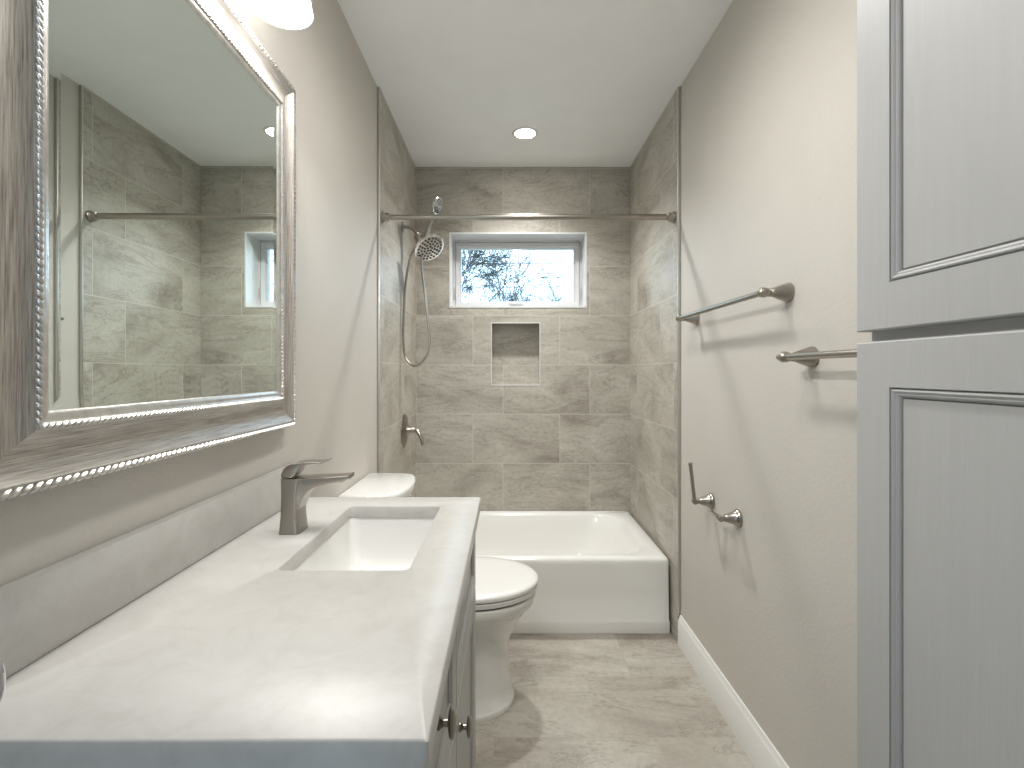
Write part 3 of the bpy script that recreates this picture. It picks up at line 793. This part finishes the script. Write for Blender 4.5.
# toilet paper holder with its pivoting bar swung upright
tp = thing('toilet_paper_holder', 'nickel toilet paper holder with its pivoting bar swung up', 'toilet paper holder', (XR, 1.77, 0.737))
for y in (1.659, 1.877):
    obj('post', B().lathe([(0.029, 0.0), (0.030, 0.003), (0.029, 0.007), (0.0255, 0.011), (0.0235, 0.013), (0.0205, 0.018), (0.0150, 0.038), (0.0125, 0.046), (0.0105, 0.050), (0.0105, 0.056), (0.0075, 0.060)], (XR - 0.0005, y, 0.737), (-1, 0, 0), 26), 'nickel', tp)
b = B().lathe([(0.010, -0.010), (0.0115, -0.004), (0.0115, 0.004), (0.010, 0.010)], (XR - 0.068, 1.872, 0.737), (0, 1, 0), 16)
b.tube([(XR - 0.070, 1.868, 0.737), (XR - 0.086, 1.866, 0.878)], 0.0072, 14)
b.lathe([(0.0080, 0.0), (0.0085, 0.004), (0.0075, 0.008), (0.003, 0.010)], (XR - 0.0861, 1.866, 0.877), (-0.11, 0, 1), 14)
obj('pivot_bar', b, 'nickel', tp)
b = B().lathe([(0.0095, -0.012), (0.0105, 0), (0.0095, 0.012)], (XR - 0.064, 1.659, 0.737), (0, 1, 0), 16)
cr = []
for y, r in ((1.662, 0.0095), (1.690, 0.0100), (1.722, 0.0105), (1.736, 0.0095)):
    L = []
    for k in range(9):
        a = PI + PI * k / 8
        L.append(Vector((XR - 0.066 + r * math.cos(a), y, 0.741 + r * math.sin(a))))
    for k in range(9):
        a = 2 * PI - PI * k / 8
        L.append(Vector((XR - 0.066 + (r - 0.0025) * math.cos(a), y, 0.7415 + (r - 0.0025) * math.sin(a))))
    cr.append(L)
b.loft(cr)
obj('cradle', b, 'nickel', tp)

# ------------------------------------------------------------------ tall linen cabinet on the right
LX = 0.540                       # face of the carcass; the doors stand 2 cm proud of it
LF = lambda u, v, h: Vector((LX - h, u, v))
lc = thing('linen_cabinet', 'tall grey painted linen cabinet with two panelled doors', 'cabinet', (0.66, 0.43, 0))
b = B().box(LX, 0.112, 0.0, XR - 0.001, 0.728, 2.50, 0.001)
obj('carcass', b, 'cabinet', lc)
for v0, v1 in ((0.095, 1.2765), (1.2925, 2.44)):
    d = obj('door', cab_door(B(), LF, 0.125, v0, 0.732, v1, 0.020, 0.0635, [(0.0, 0.0), (0.0010, -0.0030), (0.0024, -0.0030), (0.0034, -0.0005), (0.0050, 0.0002), (0.0068, -0.0010), (0.0084, -0.0030), (0.0096, -0.0026), (0.0112, -0.0036), (0.0126, -0.0052), (0.0136, -0.0080), (0.0152, -0.0080), (0.0160, -0.0066)]), 'cabinet', lc, sharp=25)
    for ins, dep in ((0.0652, 0.0171), (0.0779, 0.0121)):
        g = B()
        sec = [(ins - 0.0008, dep - 0.001), (ins - 0.0008, dep + 0.0002), (ins + 0.0010, dep + 0.0002), (ins + 0.0010, dep - 0.001)]
        g.loft([[LF(0.125 + i, v0 + i, h), LF(0.732 - i, v0 + i, h), LF(0.732 - i, v1 - i, h), LF(0.125 + i, v1 - i, h)] for i, h in sec], closed=True)
        obj('groove_line', g, 'groove', d, smooth=False)['label'] = 'dark groove line in the panel moulding'

# ------------------------------------------------------------------ outside the window
lawn = struct('ground', B().box(-30, 3.6, -0.4, 30, 70, -0.2), 'grass', label='winter lawn outside the window', cat='ground')
def tree(x, y, h, label, mat, seed, arch, trunk_r, lean, levels=4, twig=0.004, base_len=None, spread=0.6, first=0.35, kids=(5, 8)):
    rnd = random.Random(seed)
    b = B()
    def limb(p, d, L, r, lev):
        n = 5 if lev < 2 else 4
        pts = [p]; q = p.copy(); dd = d.normalized()
        for i in range(n):
            dd = (dd + Vector((rnd.uniform(-.14, .14), rnd.uniform(-.14, .14), rnd.uniform(-.10, .10) + arch * (1 if lev > 0 else 0)))).normalized()
            q = q + dd * (L / n); pts.append(q.copy())
        rs = [max(twig, r * (1 - 0.75 * i / n)) for i in range(n + 1)]
        b.tube(pts, rs, 5 if lev < 2 else 3, caps=False)
        if lev >= levels: return
        for k in range(rnd.randint(*kids)):
            t = first + (1 - first) * rnd.random() if lev == 0 else 0.15 + 0.85 * rnd.random()
            f = t * n; i = min(int(f), n - 1)
            at = pts[i].lerp(pts[i + 1], f - i)
            dr_ = (pts[i + 1] - pts[i]).normalized()
            sx, sy_, _ = frame_of(dr_); a = rnd.uniform(0, 2 * PI)
            nd = (dr_ * rnd.uniform(.5, .9) + (sx * math.cos(a) + sy_ * math.sin(a)) * spread * rnd.uniform(.7, 1.3) + Vector((lean, 0, 0)) * 0.25)
            limb(at, nd, L * rnd.uniform(.42, .66), max(twig, r * (1 - 0.7 * t) * 0.6), lev + 1)
    limb(Vector((x, y, -0.2)), Vector((lean * 0.3, 0, 1)), h * 0.62, trunk_r, 0)
    o = obj('bare_tree', b, mat, smooth=False)
    return tag(o, label, 'tree', 'bare winter trees outside the window')
tree(-1.85, 13.0, 6.4, 'big bare tree with arching branches, left half of the window', 'bark_pale', 3, 0.05, 0.085, 0.45, 4, 0.0062, spread=0.75, first=0.4, kids=(5, 8))
tree(0.70, 21.0, 6.8, 'slim bare tree standing mid window', 'bark_pale', 12, 0.10, 0.05, 0.0, 3, 0.006, spread=0.4, first=0.4)
tree(0.1, 30.0, 7.2, 'low bushy bare tree behind the slim one', 'bark_pale', 21, 0.06, 0.08, 0.0, 4, 0.006, spread=0.7, first=0.45)
tree(4.6, 31.0, 8.0, 'sparse bare tree at the right edge of the window', 'bark_pale', 31, 0.12, 0.045, -0.2, 2, 0.009, spread=0.45, first=0.5)
tree(2.9, 36.0, 7.4, 'far bare tree low at the right of the window', 'bark_pale', 44, 0.06, 0.08, 0.0, 4, 0.008, spread=0.7, first=0.45)
for z, nm in ((7.05, 'topmost overhead wire crossing the window view'), (6.72, 'second overhead wire from the top, in the window view'), (5.52, 'lowest overhead wire crossing the window view')):
    b = B().tube([(-15.87, 25, z + 0.15), (-6, 25, z - 0.02), (1, 25, z), (8, 25, z + 0.05), (17.87, 25, z + 0.3)], 0.022, 6)
    tag(obj('street_wire', b, 'wire'), nm, 'wire', 'overhead wires outside the window')

for x, zt, nm in ((-16, 9.0, 'wooden utility pole outside, left of the window view'), (18, 9.0, 'wooden utility pole outside, right of the window view')):
    b = B().lathe([(0.16, -0.2), (0.14, 4.0), (0.11, zt), (0.09, zt + 0.03)], (x, 25, 0), (0, 0, 1), 14)
    tag(obj('street_pole', b, 'bark'), nm, 'pole', 'poles carrying the street wires')
